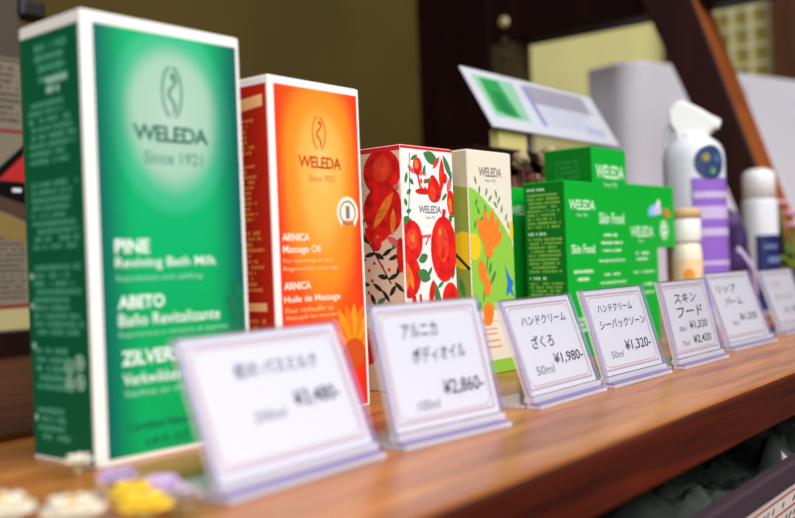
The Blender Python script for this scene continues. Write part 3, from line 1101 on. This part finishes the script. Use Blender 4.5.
# purple pouch and flower sprig between / beside the bottles
po = thing('pouch', 'crumpled dark purple pouch between the spray bottle and the slim white bottle', 'pouch', (1.072, .3635, 0))
MB().blob((0, 0, .048), (.029, .022, .050), 22, 16, .35, 3).build('bag', mat('dark purple cloth', (54, 34, 78), .7, .2, 0, .5, 60), po, True)
MB().tube([(-.022, -.014, .075), (-.006, -.024, .055), (.010, -.022, .030), (.022, -.014, .012)], .0032, 8).build('ribbon', M_pur2, po, True)
MB().blob((.0, .0, .103), (.016, .012, .014), 14, 8, .4, 5).build('gathered_top', mat('violet cloth', (84, 60, 112), .7), po, True)

sp_ = thing('flower_sprig', 'pink flower sprig with green leaves at the right frame edge, behind the rightmost price card', 'flower', (1.235, .345, 0))
st = MB()
heads = [((-.012, -.006, .100), 0), ((.012, .004, .115), 1), ((.004, -.018, .080), 2), ((-.002, .012, .128), 3)]
for p, i in heads:
    st.tube([(0, 0, 0), (p[0] * .5, p[1] * .5, p[2] * .5), p], .0016, 6)
st.build('stem', mat('stem green', (90, 120, 50), .6), sp_, True)
for i in range(9):
    a_ = i * 2.4
    z = .03 + .0055 * i
    q = (math.cos(a_), math.sin(a_))
    lf = MB()
    lf.blob((q[0] * .014, q[1] * .014, z), (.013, .006, .0022), 10, 6)
    lf.v = [((v[0] - q[0] * .014) * q[0] - (v[1] - q[1] * .014) * q[1] + q[0] * .014, (v[0] - q[0] * .014) * q[1] + (v[1] - q[1] * .014) * q[0] + q[1] * .014,
             v[2] + ((v[0] - q[0] * .014)) * .5) for v in lf.v]
    lf.build('leaf', mat('fresh leaf', (130, 170, 50), .5), sp_, True)
M_pink = mat('pale pink petal', (226, 160, 180), .6)
for p, i in heads:
    pm = MB()
    for k in range(6):
        q = k * math.pi / 3 + i
        pm.blob((p[0] + .006 * math.cos(q), p[1] + .006 * math.sin(q), p[2] + .001), (.0052, .0052, .003), 8, 6)
    pm.blob((p[0], p[1], p[2] + .002), (.003, .003, .003), 8, 6)
    pm.build('blossom', M_pink, sp_, True)

# ------------------------------------------------------------------ riser, leaflet stand, dried bouquet
rs = thing('riser_crate', 'dark wooden riser crate behind the green cartons, carrying the slanted leaflet', 'crate', (.66, .425, 0))
MB().box(0, .262, .0, .12, .158, .166).build('top_board', M_darkwood, rs, bevel=.001)
for x0 in (0, .250):
    MB().box(x0, x0 + .012, .002, .118, 0, .158).build('side_board', M_darkwood, rs)
MB().box(.012, .250, .108, .118, 0, .158).build('back_board', M_darkwood, rs)

ls = thing('leaflet_stand', 'white leaflet with green picture tilted back on a pale block, above the green cartons', 'leaflet', (.685, .4265, .166), 0)
# leaning sheet: bottom edge 0.243 long, leaning back
LB, LT = .0165, .071
blk = MB().box(.017, .062, .000, .010, 0, .0165).build('base_block', mat('pale yellow block', (206, 192, 120), .6), ls, bevel=.001)
MB().box(.064, .235, .002, .012, 0, .0165).build('acrylic_base', [M_clear], ls)


def LP(u, s, t):
    return (u, -.006 + s * .497 - t * .868, .0165 + s * .868 + t * .497)


lw, lh = .240, .0625
sh = MB().prism([(0, 0), (lw, 0.0), (lw, lh), (0, lh)], LP, -.0022, -.0008).build('leaflet', M_pap, ls)
MB().prism([(-.001, -.001), (lw + .001, -.001), (lw + .001, lh + .001), (-.001, lh + .001)], LP, -.0008, 0).build('clear_cover', M_clear, ls)
t = MB()
f2 = lambda e: (lambda u, s: LP(u, s, -.0008 + e))
t.poly([(.014, .012), (.072, .012), (.078, .056), (.012, .056)], f2(.00005), 0)
t.poly([(.020, .018), (.058, .014), (.052, .054), (.022, .054)], f2(.0001), 1)
t.poly([(.030, .016), (.050, .014), (.046, .040), (.030, .040)], f2(.00015), 2)
t.build('picture', [mat('mint picture', (150, 205, 170), .5), mat('leaf green picture', (40, 160, 80), .5), mat('emerald picture', (0, 134, 70), .5)], sh)
t = MB()
t.poly([(.094, .010), (.102, .010), (.102, .056), (.092, .056)], f2(.00005), 0)
t.poly([(.102, .036), (.215, .036), (.215, .058), (.102, .058)], f2(.00005), 1)
fine_print(t, .108, .205, .012, .034, 5, f2(.0001), .5, 90, 2)
t.poly([(.180, .010), (.222, .010), (.222, .018), (.180, .018)], f2(.00013), 2)
t.build('leaflet_text', [mat('slate blue print', (150, 150, 200), .5), mat('grey print band', (168, 164, 176), .5), mat('lavender grey print', (190, 192, 218), .5)], sh)

db = thing('dried_bouquet', 'dried brown flower bunch above the dark green carton, below the leaflet', 'dried flowers', (.694, .396, 0))
M_db = [mat('dried beige head', (176, 146, 116), .8), mat('dried brown head', (104, 62, 44), .8), mat('dried wine head', (66, 26, 24), .8)]
rng = random.Random(4)
dst = MB()
hp = []
for i in range(34):
    px = rng.uniform(-.024, .072)
    py = rng.uniform(-.010, .012)
    pz = rng.uniform(.116, .163)
    hp.append((px, py, pz))
    dst.tube([(px * .25 + .02, py * .3, .0), (px * .6, py * .6, pz * .6), (px, py, pz - .004)], .0009, 5)
dst.build('stem', M_db[1], db)
for i, p in enumerate(hp):
    MB().blob(p, (rng.uniform(.004, .008), rng.uniform(.004, .006), rng.uniform(.005, .008)), 9, 7, .7, i).build('flower_head', M_db[(0, 1, 0, 2, 1)[i % 5]], db, True)

# white appliance behind the brace
ap = thing('white_cabinet', 'large plain white cabinet with a rounded corner, behind the slanting brace and bottles', 'cabinet', (1.49, .653, 0), math.atan2(-.126, .41))
P = []
for k in range(7):
    a_ = math.radians(180 + k * 15)
    P.append((.040 + .040 * math.cos(a_), .040 + .040 * math.sin(a_)))
P += [(.62, 0), (.62, .098), (0, .098)]
MB().prism(P, lambda a, b, t: (a, b, t), .012, .388).build('body', mat('white enamel', (224, 222, 234), .45), ap, bevel=.004, seg=3)
MB().box(.02, .60, .012, .10, 0, .012).build('foot', M_darkwood, ap)
MB().box(.30, .303, -.0008, .001, .03, .37).build('door_seam', mat('grey seam', (150, 150, 160), .5), ap)

# poster and knob at the left
pb = thing('notice_card', 'dull beige notice card with red lines and drawing, left of tall green carton', 'card', (0, .800, .0262))
MB().box(.22, .508, .0155, .0215, 0, .31).build('board', mat('dull beige paper', (122, 112, 94), .8, .2), pb)
PF = lambda e: (lambda u, v: (u, .0155 - e, v - .0262))
t = MB()
t.poly([(.22, .274), (.508, .274), (.508, .336), (.22, .336)], PF(.0001))
t.build('top_band', mat('grey brown band', (72, 62, 50), .8), pb)
t = MB()
t.poly([(.22, .028), (.508, .028), (.508, .046), (.22, .046)], PF(.0001))
t.build('bottom_band', mat('cream band', (172, 160, 110), .8), pb)
M_dred = mat('dull red line', (128, 24, 22), .7)
for v, e_ in ((.0485, .0485), (.206, .207)):
    t = MB()
    stroke(t, [(.22, v), (.508, e_)], .0033, PF(.0002))
    t.build('red_line', M_dred, pb)
t = MB()
stroke(t, [(.22, .270), (.508, .271)], .0018, PF(.0002))
fine_print(t, .30, .507, .214, .267, 9, PF(.0002), .6, 101, ragged=.04)
fine_print(t, .30, .507, .054, .112, 12, PF(.0002), .55, 102, ragged=.03)
t.build('lettering', mat('dark grey lettering', (58, 52, 46), .7), pb)
t = MB()
t.poly([(.470, .163), (.508, .196), (.508, .160)], PF(.0002), 0)
t.poly([(.481, .1625), (.508, .187), (.508, .161)], PF(.0003), 1)
t.poly([(.44, .164), (.508, .160), (.508, .125), (.49, .132), (.468, .146), (.44, .156)], PF(.0004), 0)
t.poly([(.44, .150), (.478, .149), (.508, .140), (.508, .126), (.490, .132), (.44, .146)], PF(.0005), 2)
t.poly([(.494, .152), (.503, .152), (.503, .155), (.494, .155)], PF(.0006), 3)
t.poly([(.44, .140), (.49, .131), (.508, .122), (.508, .106), (.44, .118)], PF(.0003), 4)
t.build('drawing', [mat('black print', (12, 10, 9), .9, .1), mat('deep red print', (176, 20, 22), .7), mat('brown print', (70, 46, 30), .7), M_pap, mat('ochre print', (128, 104, 52), .7)], pb)
kb = thing('clip', 'black clip on top of the notice card, behind the corner of the tall green carton', 'clip', (.5165, .8155, .3125))
MB().box(-.010, .016, -.006, .014, 0, .018).build('jaw', mat('black plastic', (14, 13, 14), .4), kb, bevel=.004, seg=3)
MB().lathe([(.0005, 0), (.008, .001), (.008, .010), (.0005, .014)], 16, (0, .004, .014)).build('grip', bpy.data.materials['black plastic'], kb, True)

# ------------------------------------------------------------------ dried blooms in the near left foreground
FG = 'dried blooms scattered at the near left end of the shelf'


def bloom(label, x, y, r, petal, centre, n=9, h=.006, leaf_=False):
    o = thing('dried_bloom', label, 'flower', (x, y, 0), random.uniform(0, 6), FG)
    for ring_ in range(2):
        for k in range(n):
            q = 2 * math.pi * k / n + ring_ * .35
            rr_ = r * (.62 - .22 * ring_)
            mb = MB().blob((0, 0, 0), (r * .40, r * .24, r * .10), 10, 6, .3, k)
            tilt = .25 + .45 * ring_
            V = []
            for v in mb.v:
                vx, vz = v[0] * math.cos(tilt) - v[2] * math.sin(tilt), v[0] * math.sin(tilt) + v[2] * math.cos(tilt)
                vx += rr_
                V.append((vx * math.cos(q) - v[1] * math.sin(q), vx * math.sin(q) + v[1] * math.cos(q), vz + h + ring_ * r * .16))
            mb.v = V
            mb.build('petal', petal, o, True)
    MB().blob((0, 0, h * .7), (r * .36, r * .36, h * .7), 12, 8).build('calyx', M_str, o, True)
    MB().blob((0, 0, h + r * .2), (r * .28, r * .28, r * .22), 12, 8, .2).build('centre', centre, o, True)
    return o


M_str = mat('straw calyx', (176, 160, 112), .8)
M_fw = mat('cream white petal', (232, 226, 208), .7)
M_fy = mat('yellow petal', (240, 204, 60), .7)
M_fl = mat('lavender petal', (206, 180, 222), .7)
M_fc = mat('ochre centre', (206, 160, 50), .8)
M_fg = mat('grey mauve petal', (176, 160, 158), .7)
bloom('cream dried bloom in the bottom left corner of the picture', .1545, .2675, .0105, M_fw, M_fc)
bloom('cream dried bloom right of the one in the bottom left corner', .1655, .2480, .0095, M_fw, M_fc)
bloom('yellow dried bloom below the front corner of the tall green carton', .1800, .2340, .0085, M_fy, M_fc)
bloom('yellow dried bloom behind the other yellow one, nearer the carton', .1885, .2505, .0080, M_fy, M_fc)
bloom('small white dried bloom touching the tall green carton at its front corner', .2120, .3130, .0058, M_fw, M_fw, 7)
bloom('lavender dried bloom just left of the nearest price card', .1985, .2500, .0080, M_fl, M_fl)
bloom('grey mauve dried bloom at the foot of the nearest price card', .1950, .2335, .0062, M_fg, M_fl)
bloom('lavender dried bloom between the tall green carton and the nearest price card', .2010, .2750, .0075, M_fl, M_fg)

# ------------------------------------------------------------------ bin of wrapped goods below the shelf edge
bn = thing('storage_box', 'box with plum rim and printed striped front, under the shelf edge at bottom right', 'box', (.30, .157, -.110))
M_plum = mat('plum rim', (62, 46, 54), .5)
M_prt = mat('pinkish white printed paper', (206, 190, 184), .6)
MB().box(0, .75, 0, .004, .0, .057).build('front_wall', M_prt, bn)
MB().box(0, .75, -.002, .006, .057, .069).build('rim', M_plum, bn, bevel=.0015)
MB().box(0, .75, .004, .20, 0, .003).build('bottom', M_plum, bn)
MB().box(0, .75, .20, .204, 0, .058).build('back_wall', M_plum, bn)
for x0 in (0, .747):
    MB().box(x0, x0 + .003, .004, .20, .003, .058).build('side_wall', M_plum, bn)
BF = lambda u, v: (u, -.0003, v)
t = MB()
for k in range(6):
    stroke(t, [(.005, .0535 - k * .0075), (.745, .0535 - k * .0075)], .0012, BF)
t.build('stripe', mat('red brown stripe', (170, 84, 66), .6), bn)
t = MB()
rng = random.Random(9)
for k in range(5):
    u = .01
    while u < .73:
        stroke(t, [(u, .0485 - k * .0075), (u + rng.uniform(.002, .006), .0507 - k * .0075)], .0012, lambda u, v: (u, -.0004, v))
        u += rng.uniform(.006, .02)
t.build('printed_marks', mat('dark brown marks', (70, 44, 40), .6), bn)


def crumple(x0, x1, y0, y1, z, amp, nx, ny, seed, fold=1.0):
    mb = MB()
    V = []
    for j in range(ny + 1):
        for i in range(nx + 1):
            x, y = x0 + (x1 - x0) * i / nx, y0 + (y1 - y0) * j / ny
            p = Vector((x * 22 * fold + seed, y * 26 * fold, seed * .7))
            n_ = abs(noise.noise(p)) + .5 * abs(noise.noise(p * 2.3)) + .25 * abs(noise.noise(p * 5.1))
            e_ = min(1, 6 * min(i / nx, 1 - i / nx)) * min(1, 6 * min(j / ny, 1 - j / ny))
            V.append((x, y, z + amp * n_ * (.3 + .7 * e_)))
    Fc = [(j * (nx + 1) + i, j * (nx + 1) + i + 1, (j + 1) * (nx + 1) + i + 1, (j + 1) * (nx + 1) + i) for j in range(ny) for i in range(nx)]
    k = len(V)
    V += [(v[0], v[1], z - .012) for v in V]
    Fc2 = [tuple(i + k for i in reversed(f)) for f in Fc]
    edge = [i for i in range(nx + 1)] + [j * (nx + 1) + nx for j in range(1, ny + 1)] + [ny * (nx + 1) + i for i in range(nx - 1, -1, -1)] + [j * (nx + 1) for j in range(ny - 1, 0, -1)]
    sk = [(edge[(q + 1) % len(edge)], edge[q], edge[q] + k, edge[(q + 1) % len(edge)] + k) for q in range(len(edge))]
    return mb.add(V, Fc + Fc2 + sk)


M_film = mat('black plastic film', (14, 14, 15), .16, .6)
M_film2 = mat('smoky clear film', (58, 63, 60), .14, .6)
M_film3 = mat('yellowish wrapper', (150, 150, 96), .35)
b1 = crumple(.306, .58, .165, .352, -.085, .034, 60, 34, 3.3).build('plastic_bag', M_film, None, True)
tag(b1, 'black crumpled plastic bag in the striped box under the shelf edge', 'bag')
b2 = crumple(.585, .86, .165, .352, -.085, .036, 60, 34, 8.1, 1.2).build('plastic_bag', M_film2, None, True)
tag(b2, 'smoky grey crumpled film bag in the striped box, at the far right under the shelf', 'bag')
b3 = crumple(.42, .50, .172, .22, -.052, .016, 30, 18, 5.2, 1.6).build('wrapper', M_film2, None, True)
tag(b3, 'shiny grey cellophane wrapper lying on the black plastic bag', 'wrapper')
